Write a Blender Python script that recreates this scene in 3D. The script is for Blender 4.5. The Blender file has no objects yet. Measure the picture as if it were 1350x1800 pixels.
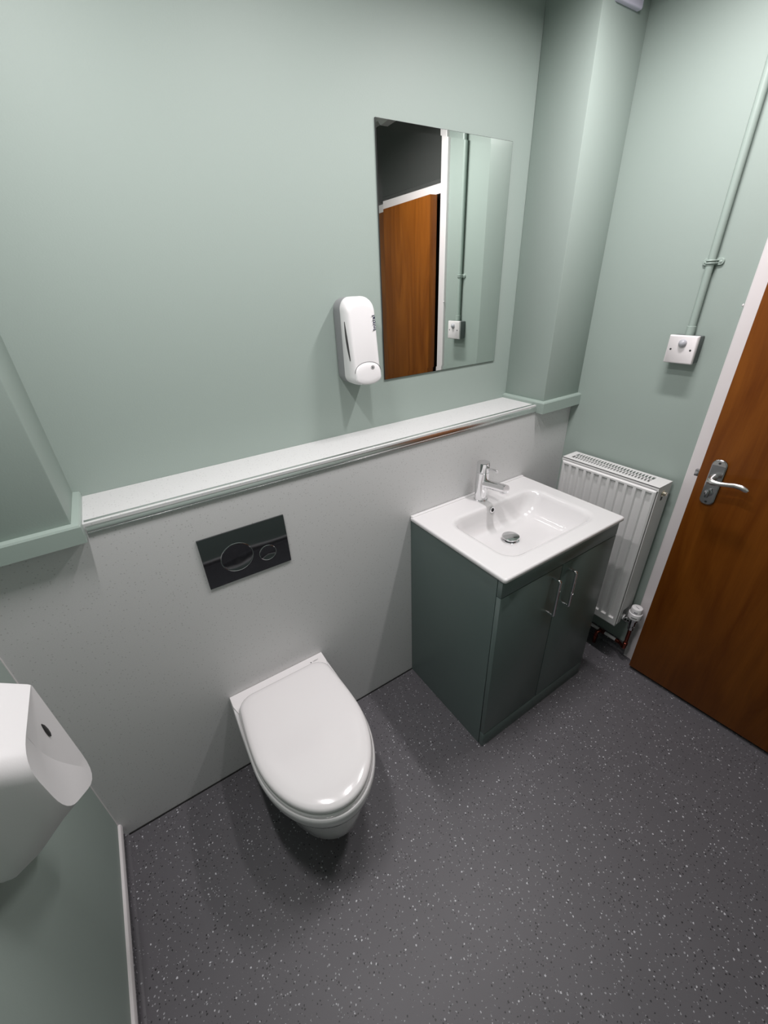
import bpy, bmesh, math, random
from mathutils import Vector, Matrix

random.seed(7)
S = bpy.context.scene
COL = S.collection
PI = math.pi

# ------------------------------------------------------------------ camera
cam_d = bpy.data.cameras.new('camera')
cam = bpy.data.objects.new('camera', cam_d)
COL.objects.link(cam)
S.camera = cam
cam_d.sensor_fit = 'HORIZONTAL'
cam_d.sensor_width = 36.0
cam_d.lens = 36.0 * 720.673 / 1350.0
cam_d.clip_start = 0.02
_r = Vector((0.83569991, -0.54777715, -0.03931741))
_u = Vector((0.29513612, 0.38758253, 0.87331235))
_f = Vector((0.46314181, 0.74143104, -0.48557150))
M = Matrix((( _r.x, _u.x, -_f.x, -0.4788), (_r.y, _u.y, -_f.y, -1.0651), (_r.z, _u.z, -_f.z, 1.5723), (0, 0, 0, 1)))
cam.matrix_world = M

# ------------------------------------------------------------------ world, exposure
w = bpy.data.worlds.new('world')
S.world = w
w.use_nodes = True
w.node_tree.nodes['Background'].inputs[0].default_value = (0.05, 0.05, 0.055, 1)
w.node_tree.nodes['Background'].inputs[1].default_value = 0.05
S.view_settings.view_transform = 'Standard'
S.view_settings.look = 'None'
S.view_settings.gamma = 1.0
S.view_settings.use_curve_mapping = False
S.view_settings.exposure = 0.0
LAMP_POWER = 11.0            # base power for two inferred ceiling bars and one added middle fill
LAMP_COLOR = (1.0, 0.955, 0.965)
S.cycles.caustics_reflective = False
S.cycles.caustics_refractive = False

# ------------------------------------------------------------------ room numbers (metres)
XL, XR = -0.885, 1.180       # left / right wall faces
YP, YB, YF = 0.0, 0.18, -1.42   # grey panel face, upper back wall face, wall behind the camera
H = 1.118                    # ledge height
ZC = 2.42                    # ceiling
YX = -0.020                  # face of the two pipe boxings
XBL, XBR = -0.646, 0.954     # boxing corners

# ------------------------------------------------------------------ materials
def lin(r, g, b):
    def f(c):
        c /= 255.0
        return c / 12.92 if c <= 0.04045 else ((c + 0.055) / 1.055) ** 2.4
    return (f(r), f(g), f(b), 1.0)

def mat(name, col, rough=0.5, metal=0.0, spec=0.5, coat=0.0, bump=None, emit=None, ior=None):
    m = bpy.data.materials.new(name)
    m.use_nodes = True
    nt = m.node_tree
    b = nt.nodes['Principled BSDF']
    b.inputs['Base Color'].default_value = col
    b.inputs['Roughness'].default_value = rough
    b.inputs['Metallic'].default_value = metal
    b.inputs['Specular IOR Level'].default_value = spec
    b.inputs['Coat Weight'].default_value = coat
    b.inputs['Coat Roughness'].default_value = 0.08
    if emit:
        b.inputs['Emission Color'].default_value = emit[0]
        b.inputs['Emission Strength'].default_value = emit[1]
    if bump:
        scale, strength, dist = bump
        tc = nt.nodes.new('ShaderNodeTexCoord')
        n = nt.nodes.new('ShaderNodeTexNoise')
        n.inputs['Scale'].default_value = scale
        n.inputs['Detail'].default_value = 3
        bp = nt.nodes.new('ShaderNodeBump')
        bp.inputs['Strength'].default_value = strength
        bp.inputs['Distance'].default_value = dist
        nt.links.new(tc.outputs['Object'], n.inputs['Vector'])
        nt.links.new(n.outputs['Fac'], bp.inputs['Height'])
        nt.links.new(bp.outputs['Normal'], b.inputs['Normal'])
    return m

def N(nt, t, **kw):
    n = nt.nodes.new(t)
    for k, v in kw.items():
        setattr(n, k, v)
    return n

M_MINT = mat('mint_wall_paint', (0.318, 0.378, 0.346, 1), 0.55, bump=(260, 0.10, 0.002))
M_MINT_TRIM = mat('mint_gloss_trim', (0.325, 0.392, 0.356, 1), 0.32)
M_CEIL = mat('white_ceiling_paint', (0.80, 0.80, 0.79, 1), 0.8)
M_WHITE = mat('white_gloss_paint', (0.74, 0.70, 0.705, 1), 0.35)
M_CERAMIC = mat('white_glazed_ceramic', (0.69, 0.678, 0.680, 1), 0.12, coat=0.5)
M_SEAT = mat('white_seat_plastic', (0.78, 0.755, 0.758, 1), 0.16, coat=0.3)
M_PLASTIC = mat('white_plastic', (0.76, 0.745, 0.75, 1), 0.32)
M_DRYER = mat('white_matt_plastic', (0.68, 0.665, 0.67, 1), 0.42, bump=(700, 0.08, 0.001))
M_GREYPL = mat('grey_plastic', (0.26, 0.26, 0.27, 1), 0.45)
M_DKGREY = mat('dark_grey_plastic', (0.035, 0.035, 0.035, 1), 0.5)
M_PATTRESS = mat('grey_pattress_box', (0.11, 0.125, 0.125, 1), 0.5)
M_BLACK = mat('black_rubber', (0.006, 0.006, 0.006, 1), 0.6)
M_CHROME = mat('polished_chrome', (0.80, 0.80, 0.81, 1), 0.06, 1.0)
M_SATIN = mat('satin_chrome', (0.42, 0.42, 0.43, 1), 0.24, 1.0)
M_SATIN_LT = mat('satin_chrome_lever', (0.72, 0.70, 0.69, 1), 0.30, 1.0)
M_FLUSH = mat('dark_mirror_chrome', (0.20, 0.21, 0.22, 1), 0.05, 1.0)
M_TRIMCH = mat('chrome_edge_trim', (0.85, 0.85, 0.85, 1), 0.20, 1.0)
M_MIRROR = mat('mirror_silver', (0.86, 0.90, 0.87, 1), 0.0, 1.0)
M_COPPER = mat('copper', (0.30, 0.080, 0.055, 1), 0.25, 1.0)
M_BRASS = mat('nickel_brass', (0.75, 0.70, 0.58, 1), 0.25, 1.0)
M_CAB = mat('sage_green_cabinet', lin(93, 107, 104), 0.28, spec=0.5)
M_CABIN = mat('cabinet_gap', (0.008, 0.010, 0.010, 1), 0.7)
M_RAD = mat('white_radiator_enamel', (0.74, 0.73, 0.725, 1), 0.30)
M_RADIN = mat('radiator_inner_shade', (0.05, 0.05, 0.05, 1), 0.7)  # near-black puts the shade between the radiator panels into the colour
M_INK = mat('navy_ink', (0.012, 0.02, 0.06, 1), 0.5)
M_INKGREY = mat('grey_ink', (0.12, 0.12, 0.125, 1), 0.5)
M_PANE = mat('dark_transom_glass', (0.070, 0.072, 0.070, 1), 0.08, spec=0.5)
M_CORR = mat('corridor_dark_brick', (0.012, 0.007, 0.006, 1), 0.8)
M_LAMP = mat('lamp_lens', (0.9, 0.9, 0.9, 1), 0.5, emit=((1.0, 0.955, 0.965, 1), 8.0))
M_SENSOR = mat('grey_sensor_lens', (0.40, 0.40, 0.43, 1), 0.3)
M_LILAC = mat('white_plastic_blown_tint', (0.66, 0.62, 0.76, 1), 0.4)  # white plate; the lilac cast of blown-out light is put into its colour

def floor_material():
    m = bpy.data.materials.new('speckled_safety_vinyl')
    m.use_nodes = True
    nt = m.node_tree
    b = nt.nodes['Principled BSDF']
    L = nt.links.new
    tc = N(nt, 'ShaderNodeTexCoord')
    nz = N(nt, 'ShaderNodeTexNoise'); nz.inputs['Scale'].default_value = 420; nz.inputs['Detail'].default_value = 1
    L(tc.outputs['Object'], nz.inputs['Vector'])
    add = N(nt, 'ShaderNodeMixRGB', blend_type='ADD'); add.inputs[0].default_value = 0.0045
    L(tc.outputs['Object'], add.inputs[1]); L(nz.outputs['Color'], add.inputs[2])
    def flakes(scale, thr_lo, thr_hi, rad, off):
        mp = N(nt, 'ShaderNodeMapping'); mp.inputs['Location'].default_value = off
        L(add.outputs[0], mp.inputs['Vector'])
        v = N(nt, 'ShaderNodeTexVoronoi'); v.inputs['Scale'].default_value = scale
        L(mp.outputs[0], v.inputs['Vector'])
        sp = N(nt, 'ShaderNodeSeparateColor'); L(v.outputs['Color'], sp.inputs[0])
        # per-flake radius
        mr = N(nt, 'ShaderNodeMath', operation='MULTIPLY'); L(sp.outputs[1], mr.inputs[0]); mr.inputs[1].default_value = rad
        lt = N(nt, 'ShaderNodeMath', operation='LESS_THAN'); L(v.outputs['Distance'], lt.inputs[0]); L(mr.outputs[0], lt.inputs[1])
        g = N(nt, 'ShaderNodeMath', operation='GREATER_THAN'); L(sp.outputs[0], g.inputs[0]); g.inputs[1].default_value = thr_lo
        h = N(nt, 'ShaderNodeMath', operation='LESS_THAN'); L(sp.outputs[0], h.inputs[0]); h.inputs[1].default_value = thr_hi
        a = N(nt, 'ShaderNodeMath', operation='MULTIPLY'); L(lt.outputs[0], a.inputs[0]); L(g.outputs[0], a.inputs[1])
        a2 = N(nt, 'ShaderNodeMath', operation='MULTIPLY'); L(a.outputs[0], a2.inputs[0]); L(h.outputs[0], a2.inputs[1])
        return a2
    big = N(nt, 'ShaderNodeTexNoise'); big.inputs['Scale'].default_value = 6; big.inputs['Detail'].default_value = 4
    L(tc.outputs['Object'], big.inputs['Vector'])
    base = N(nt, 'ShaderNodeMixRGB'); L(big.outputs['Fac'], base.inputs[0])
    base.inputs[1].default_value = (0.100, 0.095, 0.104, 1); base.inputs[2].default_value = (0.122, 0.116, 0.127, 1)
    m1 = N(nt, 'ShaderNodeMixRGB'); L(flakes(135, 0.45, 1.0, 0.30, (0, 0, 0)).outputs[0], m1.inputs[0])
    L(base.outputs[0], m1.inputs[1]); m1.inputs[2].default_value = (0.34, 0.34, 0.36, 1)
    m2 = N(nt, 'ShaderNodeMixRGB'); L(flakes(140, 0.45, 1.0, 0.34, (3.1, 1.7, 0)).outputs[0], m2.inputs[0])
    L(m1.outputs[0], m2.inputs[1]); m2.inputs[2].default_value = (0.022, 0.022, 0.024, 1)
    m3 = N(nt, 'ShaderNodeMixRGB'); L(flakes(100, 0.72, 1.0, 0.27, (7.7, 5.2, 0)).outputs[0], m3.inputs[0])
    L(m2.outputs[0], m3.inputs[1]); m3.inputs[2].default_value = (0.55, 0.55, 0.58, 1)
    L(m3.outputs[0], b.inputs['Base Color'])
    b.inputs['Roughness'].default_value = 0.48
    b.inputs['Specular IOR Level'].default_value = 0.4
    bp = N(nt, 'ShaderNodeBump'); bp.inputs['Strength'].default_value = 0.12; bp.inputs['Distance'].default_value = 0.001
    L(nz.outputs['Fac'], bp.inputs['Height']); L(bp.outputs['Normal'], b.inputs['Normal'])
    return m
M_FLOOR = floor_material()

def panel_material():
    m = bpy.data.materials.new('grey_pitted_wall_panel')
    m.use_nodes = True
    nt = m.node_tree; b = nt.nodes['Principled BSDF']; L = nt.links.new
    tc = N(nt, 'ShaderNodeTexCoord')
    v = N(nt, 'ShaderNodeTexVoronoi'); v.inputs['Scale'].default_value = 150
    L(tc.outputs['Object'], v.inputs['Vector'])
    sp = N(nt, 'ShaderNodeSeparateColor'); L(v.outputs['Color'], sp.inputs[0])
    lt = N(nt, 'ShaderNodeMath', operation='LESS_THAN'); L(v.outputs['Distance'], lt.inputs[0]); lt.inputs[1].default_value = 0.26
    g = N(nt, 'ShaderNodeMath', operation='GREATER_THAN'); L(sp.outputs[0], g.inputs[0]); g.inputs[1].default_value = 0.72
    a = N(nt, 'ShaderNodeMath', operation='MULTIPLY'); L(lt.outputs[0], a.inputs[0]); L(g.outputs[0], a.inputs[1])
    nz = N(nt, 'ShaderNodeTexNoise'); nz.inputs['Scale'].default_value = 300; nz.inputs['Detail'].default_value = 4
    L(tc.outputs['Object'], nz.inputs['Vector'])
    base = N(nt, 'ShaderNodeMixRGB'); L(nz.outputs['Fac'], base.inputs[0])
    base.inputs[1].default_value = (0.565, 0.565, 0.562, 1); base.inputs[2].default_value = (0.635, 0.635, 0.632, 1)
    mx = N(nt, 'ShaderNodeMixRGB'); L(a.outputs[0], mx.inputs[0]); L(base.outputs[0], mx.inputs[1])
    mx.inputs[2].default_value = (0.47, 0.47, 0.467, 1)
    L(mx.outputs[0], b.inputs['Base Color'])
    b.inputs['Roughness'].default_value = 0.42
    bp = N(nt, 'ShaderNodeBump'); bp.inputs['Strength'].default_value = 0.10; bp.inputs['Distance'].default_value = 0.001
    L(nz.outputs['Fac'], bp.inputs['Height']); L(bp.outputs['Normal'], b.inputs['Normal'])
    return m
M_PANEL = panel_material()

def wood_material():
    m = bpy.data.materials.new('stained_veneer_door')
    m.use_nodes = True
    nt = m.node_tree; b = nt.nodes['Principled BSDF']; L = nt.links.new
    tc = N(nt, 'ShaderNodeTexCoord')
    mp = N(nt, 'ShaderNodeMapping'); mp.inputs['Scale'].default_value = (6, 6, 0.75)
    L(tc.outputs['Object'], mp.inputs['Vector'])
    n1 = N(nt, 'ShaderNodeTexNoise'); n1.inputs['Scale'].default_value = 2.2; n1.inputs['Detail'].default_value = 6; n1.inputs['Distortion'].default_value = 1.2
    L(mp.outputs[0], n1.inputs['Vector'])
    mp2 = N(nt, 'ShaderNodeMapping'); mp2.inputs['Scale'].default_value = (90, 90, 3)
    L(tc.outputs['Object'], mp2.inputs['Vector'])
    n2 = N(nt, 'ShaderNodeTexNoise'); n2.inputs['Scale'].default_value = 3; n2.inputs['Detail'].default_value = 4
    L(mp2.outputs[0], n2.inputs['Vector'])
    cr = N(nt, 'ShaderNodeValToRGB')
    cr.color_ramp.elements[0].position = 0.30; cr.color_ramp.elements[0].color = (0.130, 0.034, 0.0030, 1)
    cr.color_ramp.elements[1].position = 0.72; cr.color_ramp.elements[1].color = (0.225, 0.070, 0.008, 1)
    L(n1.outputs['Fac'], cr.inputs[0])
    mx = N(nt, 'ShaderNodeMixRGB', blend_type='MULTIPLY'); mx.inputs[0].default_value = 0.22
    cr2 = N(nt, 'ShaderNodeValToRGB')
    cr2.color_ramp.elements[0].position = 0.30; cr2.color_ramp.elements[0].color = (0.55, 0.5, 0.45, 1)
    cr2.color_ramp.elements[1].position = 0.65; cr2.color_ramp.elements[1].color = (1, 1, 1, 1)
    L(n2.outputs['Fac'], cr2.inputs[0])
    L(cr.outputs[0], mx.inputs[1]); L(cr2.outputs[0], mx.inputs[2])
    L(mx.outputs[0], b.inputs['Base Color'])
    b.inputs['Roughness'].default_value = 0.38
    b.inputs['Specular IOR Level'].default_value = 0.2
    return m
M_WOOD = wood_material()

# ------------------------------------------------------------------ helpers
ORG = {}     # object name -> world origin

def link(o, parent, org):
    COL.objects.link(o)
    o.location = org
    ORG[o.name] = Vector(org)
    if parent is not None:
        o.parent = parent
        o.matrix_parent_inverse = Matrix.Translation(-ORG[parent.name])
    return o

def tag(o, label=None, cat=None, group=None, kind=None):
    if label: o['label'] = label
    if cat: o['category'] = cat
    if group: o['group'] = group
    if kind: o['kind'] = kind
    return o

def thing(name, base, label=None, cat=None, kind=None):
    o = bpy.data.objects.new(name, None)
    o.empty_display_size = 0.05
    link(o, None, base)
    return tag(o, label, cat, None, kind)

def from_bm(name, bm, m, parent=None, smooth=None, base=False):
    """smooth: None flat, else auto-smooth angle in degrees"""
    bmesh.ops.remove_doubles(bm, verts=bm.verts, dist=1e-6)
    bmesh.ops.recalc_face_normals(bm, faces=bm.faces)
    if smooth:
        lim = math.radians(smooth)
        for f in bm.faces: f.smooth = True
        for e in bm.edges:
            if len(e.link_faces) == 2:
                if e.link_faces[0].normal.angle(e.link_faces[1].normal, 0) > lim: e.smooth = False
            else:
                e.smooth = False
    xs = [v.co for v in bm.verts]
    lo = Vector((min(c.x for c in xs), min(c.y for c in xs), min(c.z for c in xs)))
    hi = Vector((max(c.x for c in xs), max(c.y for c in xs), max(c.z for c in xs)))
    org = (lo + hi) / 2
    if base: org.z = lo.z
    for v in bm.verts: v.co -= org
    me = bpy.data.meshes.new(name)
    bm.to_mesh(me); bm.free()
    me.materials.append(m)
    o = bpy.data.objects.new(name, me)
    return link(o, parent, org)

def add_box(bm, x0, x1, y0, y1, z0, z1, bevel=0, seg=2, edges=None):
    r = bmesh.ops.create_cube(bm, size=1)
    vs = r['verts']
    for v in vs:
        v.co = Vector(((x0 + x1) / 2 + v.co.x * (x1 - x0), (y0 + y1) / 2 + v.co.y * (y1 - y0), (z0 + z1) / 2 + v.co.z * (z1 - z0)))
    if bevel:
        es = list({e for v in vs for e in v.link_edges})
        if edges: es = [e for e in es if edges(e)]
        bmesh.ops.bevel(bm, geom=es, offset=bevel, segments=seg, profile=0.5, affect='EDGES')
    return vs

def box(name, x0, x1, y0, y1, z0, z1, m, parent=None, bevel=0, seg=2, base=False):
    bm = bmesh.new()
    add_box(bm, x0, x1, y0, y1, z0, z1, bevel, seg)
    return from_bm(name, bm, m, parent, 40 if bevel else None, base)

def add_loft(bm, rings, cap0=True, cap1=True, closed=True):
    R = [[bm.verts.new(Vector(p)) for p in ring] for ring in rings]
    n = len(R[0])
    for a, b in zip(R, R[1:]):
        for i in range(n if closed else n - 1):
            j = (i + 1) % n
            try: bm.faces.new((a[i], a[j], b[j], b[i]))
            except ValueError: pass
    if cap0: bm.faces.new(R[0])
    if cap1: bm.faces.new(list(reversed(R[-1])))
    return R

def loft(name, rings, m, parent=None, smooth=35, cap0=True, cap1=True, base=False):
    bm = bmesh.new()
    add_loft(bm, rings, cap0, cap1)
    return from_bm(name, bm, m, parent, smooth, base)

def frame_of(d):
    d = Vector(d).normalized()
    a = Vector((0, 0, 1)) if abs(d.z) < 0.9 else Vector((1, 0, 0))
    u = d.cross(a).normalized()
    return u, d.cross(u).normalized(), d

def add_lathe(bm, c, axis, prof, n=24):
    """prof: list of (distance along axis, radius)"""
    u, v, d = frame_of(axis)
    c = Vector(c)
    rings = []
    for t, r in prof:
        r = max(r, 1e-5)
        rings.append([c + d * t + (u * math.cos(2 * PI * i / n) + v * math.sin(2 * PI * i / n)) * r for i in range(n)])
    add_loft(bm, rings)

def lathe(name, c, axis, prof, m, parent=None, n=24, smooth=35, base=False):
    bm = bmesh.new()
    add_lathe(bm, c, axis, prof, n)
    return from_bm(name, bm, m, parent, smooth, base)

def add_tube(bm, pts, r, n=12, sx=1.0, sy=1.0, square=False):
    """r: number or list. swept with parallel transport"""
    pts = [Vector(p) for p in pts]
    rs = r if isinstance(r, (list, tuple)) else [r] * len(pts)
    tang = []
    for i in range(len(pts)):
        a = pts[max(i - 1, 0)]; b = pts[min(i + 1, len(pts) - 1)]
        tang.append((b - a).normalized())
    u, v, d = frame_of(tang[0])
    rings = []
    for i, p in enumerate(pts):
        if i:
            q = tang[i - 1].rotation_difference(tang[i])
            u = q @ u; v = q @ v
        k = rs[i]
        if isinstance(k, tuple): kx, ky = k
        else: kx = k * sx; ky = k * sy
        if square:
            c = 0.75
            sh = [(-1, -c), (-c, -1), (c, -1), (1, -c), (1, c), (c, 1), (-c, 1), (-1, c)]
            rings.append([p + u * a * kx + v * b * ky for a, b in sh])
        else:
            rings.append([p + u * math.cos(2 * PI * j / n) * kx + v * math.sin(2 * PI * j / n) * ky for j in range(n)])
    add_loft(bm, rings)

def tube(name, pts, r, m, parent=None, n=12, smooth=40, square=False, base=False):
    bm = bmesh.new()
    add_tube(bm, pts, r, n, square=square)
    return from_bm(name, bm, m, parent, smooth, base)

def arc_pts(pts, rad, seg=6):
    """round the corners of a polyline"""
    pts = [Vector(p) for p in pts]
    out = [pts[0]]
    for a, b, c in zip(pts, pts[1:], pts[2:]):
        d1 = (a - b).normalized(); d2 = (c - b).normalized()
        p1 = b + d1 * rad; p2 = b + d2 * rad
        for i in range(seg + 1):
            t = i / seg
            out.append(p1 * (1 - t) ** 2 + b * 2 * t * (1 - t) + p2 * t * t)
    out.append(pts[-1])
    return out

def rrect(x0, x1, y0, y1, r, n=6):
    """rounded rectangle, list of (x, y); r number or 4 radii (x1y1, x0y1, x0y0, x1y0)"""
    rr = r if isinstance(r, (list, tuple)) else [r] * 4
    out = []
    for (cx, cy, a0), q in zip(((x1, y1, 0), (x0, y1, 90), (x0, y0, 180), (x1, y0, 270)), rr):
        ccx = cx - q if cx == x1 else cx + q
        ccy = cy - q if cy == y1 else cy + q
        for i in range(n + 1):
            a = math.radians(a0 + 90 * i / n)
            out.append((ccx + q * math.cos(a), ccy + q * math.sin(a)))
    return out

def extrude_profile(name, path, prof, m, parent=None, side=1, smooth=None):
    """path: xy polyline; prof: (offset, z) closed polygon; side +1 offsets to the left of travel"""
    bm = bmesh.new()
    P = [Vector((a, b)) for a, b in path]
    rings = []
    for i, p in enumerate(P):
        d1 = (P[i] - P[i - 1]).normalized() if i else (P[1] - P[0]).normalized()
        d2 = (P[i + 1] - P[i]).normalized() if i < len(P) - 1 else d1
        n1 = Vector((-d1.y, d1.x)) * side; n2 = Vector((-d2.y, d2.x)) * side
        k = n1 + n2
        k = k / max(k.dot(n1), 1e-6) if i and i < len(P) - 1 else n1
        rings.append([(p.x + k.x * o, p.y + k.y * o, z) for o, z in prof])
    add_loft(bm, rings)
    return from_bm(name, bm, m, parent, smooth)

def text(name, body, size, mtx, m, parent, depth=0.0002, spacing=1.0, xs=1.0):
    cu = bpy.data.curves.new(name + '_curve', 'FONT')
    cu.body = body; cu.size = size; cu.extrude = depth; cu.align_x = 'CENTER'; cu.align_y = 'CENTER'
    cu.space_character = spacing
    tmp = bpy.data.objects.new(name + '_tmp', cu)
    COL.objects.link(tmp)
    dg = bpy.context.evaluated_depsgraph_get()
    me = bpy.data.meshes.new_from_object(tmp.evaluated_get(dg))
    COL.objects.unlink(tmp); bpy.data.objects.remove(tmp)
    me.transform(Matrix.Diagonal((xs, 1, 1, 1)))
    me.transform(mtx)
    bm = bmesh.new(); bm.from_mesh(me); bpy.data.meshes.remove(me)
    return from_bm(name, bm, m, parent)

def basis(o, ex, ey):
    ex = Vector(ex).normalized(); ey = Vector(ey).normalized(); ez = ex.cross(ey)
    return Matrix(((ex.x, ey.x, ez.x, o[0]), (ex.y, ey.y, ez.y, o[1]), (ex.z, ey.z, ez.z, o[2]), (0, 0, 0, 1)))

def struct(o, label=None):
    o['kind'] = 'structure'
    if label: o['label'] = label
    return o

# ================================================================== the room shell
T = 0.10
struct(box('floor', XL - T, XR + 1.3, YF - T, YB + T, -0.06, 0.0, M_FLOOR), 'dark grey speckled vinyl floor')
struct(box('ceiling', XL - T, XR + T, YF - T, YB + T, ZC, ZC + 0.08, M_CEIL), 'plain white ceiling')
struct(box('wall_back', XL - T, XR + T, YB, YB + T, 0, ZC, M_MINT), 'mint green painted upper back wall')
struct(box('wall_left', XL - T, XL, YF - T, YB + T, 0, ZC, M_MINT), 'mint green painted left wall')
struct(box('wall_front', XL - T, XR + T, YF - T, YF, 0, ZC, M_MINT), 'mint green wall behind the viewer')
# right wall with the door opening
YD0, YD1 = -0.530, -1.372            # structural opening
bm = bmesh.new()
add_box(bm, XR, XR + T, YD0, YB + T, 0, ZC)
add_box(bm, XR, XR + T, YF - T, YD1, 0, ZC)
struct(from_bm('wall_right', bm, M_MINT), 'mint green right wall with the door opening')
# grey boxed-out panel with the ledge on top, and the two painted pipe boxings above
struct(box('wall_back_panel', XL, XR, YP, YB, 0, H, M_PANEL, bevel=0.0008, seg=1), 'light grey pitted wall panel with a ledge on top')
struct(box('wall_left_boxing', XL, XBL, YX, YB, H, ZC, M_MINT, bevel=0.003), 'mint green pipe boxing in the left corner')
struct(box('wall_right_boxing', XBR, XR, YX, YB, H, ZC, M_MINT, bevel=0.003), 'mint green pipe boxing beside the mirror')
struct(box('wall_corridor', XR + 1.2, XR + 1.25, YF - 1, YB + 1, 0, ZC, M_CORR), 'unlit corridor wall beyond the door')

# chrome edge trim of the ledge
prof = [(-0.0175, H - 0.001), (-0.0175, H + 0.0012)]
for i in range(11):
    a = math.radians(90 - 90 * i / 10)
    prof.append((-0.0155 + 0.0200 * math.cos(a), H - 0.0195 + 0.0207 * math.sin(a)))
prof += [(0.0040, H - 0.0215), (0.0052, H - 0.0220), (0.0052, H - 0.0250), (0.0, H - 0.0250)]
bm = bmesh.new()
add_loft(bm, [[(x, YP - o, z) for o, z in prof] for x in (XBL + 0.019, XBR - 0.004)])
struct(from_bm('trim_1', bm, M_TRIMCH, None, 40), 'chrome edge trim along the grey ledge')
# mint bead mouldings under the boxings
prof = [(0, H - 0.030), (0.016, H - 0.030), (0.016, H + 0.010), (0.0135, H + 0.0145), (0.0, H + 0.0165)]
struct(extrude_profile('trim_2', [(XBL, YB), (XBL, YX), (XL, YX)], prof, M_MINT_TRIM, side=1), 'mint bead moulding under the left boxing')
struct(extrude_profile('trim_3', [(XBR, YB), (XBR, YX), (XR, YX)], prof, M_MINT_TRIM, side=-1), 'mint bead moulding under the right boxing')
struct(box('trim_4', XL, XL + 0.0018, YP - 0.0018, YP, 0.073, H - 0.03, M_WHITE), 'white sealant bead in the left panel corner')
struct(box('trim_5', XL + 0.012, XR, YP - 0.0035, YP, 0, 0.0045, M_BLACK), 'black sealant line under the grey panel')

# coved vinyl skirting with a white capping strip
def skirting(name, path, side, cap, label):
    prof = [(0, 0)]
    for i in range(7):
        a = math.radians(90 * i / 6)
        prof.append((0.014 - 0.0115 * math.sin(a), 0.0005 + 0.0115 * (1 - math.cos(a)) * 1.0))
    prof += [(0.0025, 0.056), (0, 0.056)]
    o = struct(extrude_profile(name, path, prof, M_FLOOR, side=side, smooth=40), label)
    if cap:
        pc = [(0, 0.049), (0.0065, 0.049), (0.0085, 0.052), (0.0085, 0.066), (0.0065, 0.0705), (0, 0.073)]
        extrude_profile('capping_strip', path, pc, M_WHITE, o, side=side, smooth=30)
    return o
skirting('baseboard_left', [(XL, YP), (XL, YF)], 1, True, 'coved vinyl skirting with white capping on the left wall')
skirting('baseboard_front', [(XL, YF), (XR, YF)], 1, True, 'coved vinyl skirting behind the viewer')
skirting('baseboard_right', [(XR, -0.508), (XR, YP)], 1, False, 'dark coved vinyl skirting under the radiator')

# ------------------------------------------------------------------ door frame, transom, door
bm = bmesh.new()
prof = [(1.1640, -0.512), (1.1640, -0.552), (1.280, -0.552), (1.280, -0.508), (1.176, -0.508), (1.1665, -0.5085)]
add_loft(bm, [[(x, y, z) for x, y in prof] for z in (0, ZC)])
prof = [(1.1640, -1.352), (1.1640, -1.392), (1.1665, -1.3955), (1.176, -1.396), (1.280, -1.396), (1.280, -1.352)]
add_loft(bm, [[(x, y, z) for x, y in prof] for z in (0, ZC)])
add_box(bm, 1.1640, 1.280, -1.352, -0.552, 1.955, 1.995)
add_box(bm, 1.1640, 1.280, -1.352, -0.552, ZC - 0.04, ZC)
frm = struct(from_bm('trim_6', bm, M_WHITE), 'white painted door frame with a transom rail')
lathe('paint_blob', (1.1655, -0.507, 1.475), (-0.3, 1, 0), [(0, 0.0045), (0.002, 0.004), (0.0035, 0.002), (0.004, 0.0)], M_WHITE, frm, 10)
win = thing('window_1', (1.22, -0.95, 1.995)); struct(win, 'dark glazed transom panel above the door')
box('pane', 1.212, 1.220, -1.352, -0.552, 1.995, ZC - 0.04, M_PANE, win)
prof = [(1.212, 1.995), (1.194, 1.995), (1.190, 2.004), (1.196, 2.010), (1.199, 2.022), (1.205, 2.026), (1.212, 2.028)]
bm = bmesh.new()
add_loft(bm, [[(x, y, z) for x, z in prof] for y in (-1.352, -0.552)])
from_bm('glazing_bead', bm, M_PANE, win, 30)

DA = math.atan2(0.024, 0.50)
DO = Vector((1.107, -0.5635, 0.0))
dd = Vector((math.sin(DA), -math.cos(DA), 0))          # along the leaf towards the hinge
dn = Vector((-math.cos(DA), -math.sin(DA), 0))         # out of the leaf into the room
def DP(s, h, z): return DO + dd * s + dn * h + Vector((0, 0, z))
def dbox(bm, s0, s1, h0, h1, z0, z1, bevel=0):
    vs = add_box(bm, s0, s1, h0, h1, z0, z1, 0)
    if bevel:
        es = list({e for v in vs for e in v.link_edges})
        r = bmesh.ops.bevel(bm, geom=es, offset=bevel, segments=2, profile=0.5, affect='EDGES')
    return vs
def dmap(bm):
    for v in bm.verts: v.co = DP(v.co.x, v.co.y, v.co.z)
door = thing('door_1', DP(0.39, -0.022, 0)); struct(door, 'reddish brown veneered door standing slightly ajar')
bm = bmesh.new(); dbox(bm, 0, 0.775, -0.044, 0, 0.018, 1.950, 0.0015); dmap(bm)
leaf = from_bm('leaf', bm, M_WOOD, door, 40)
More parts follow.
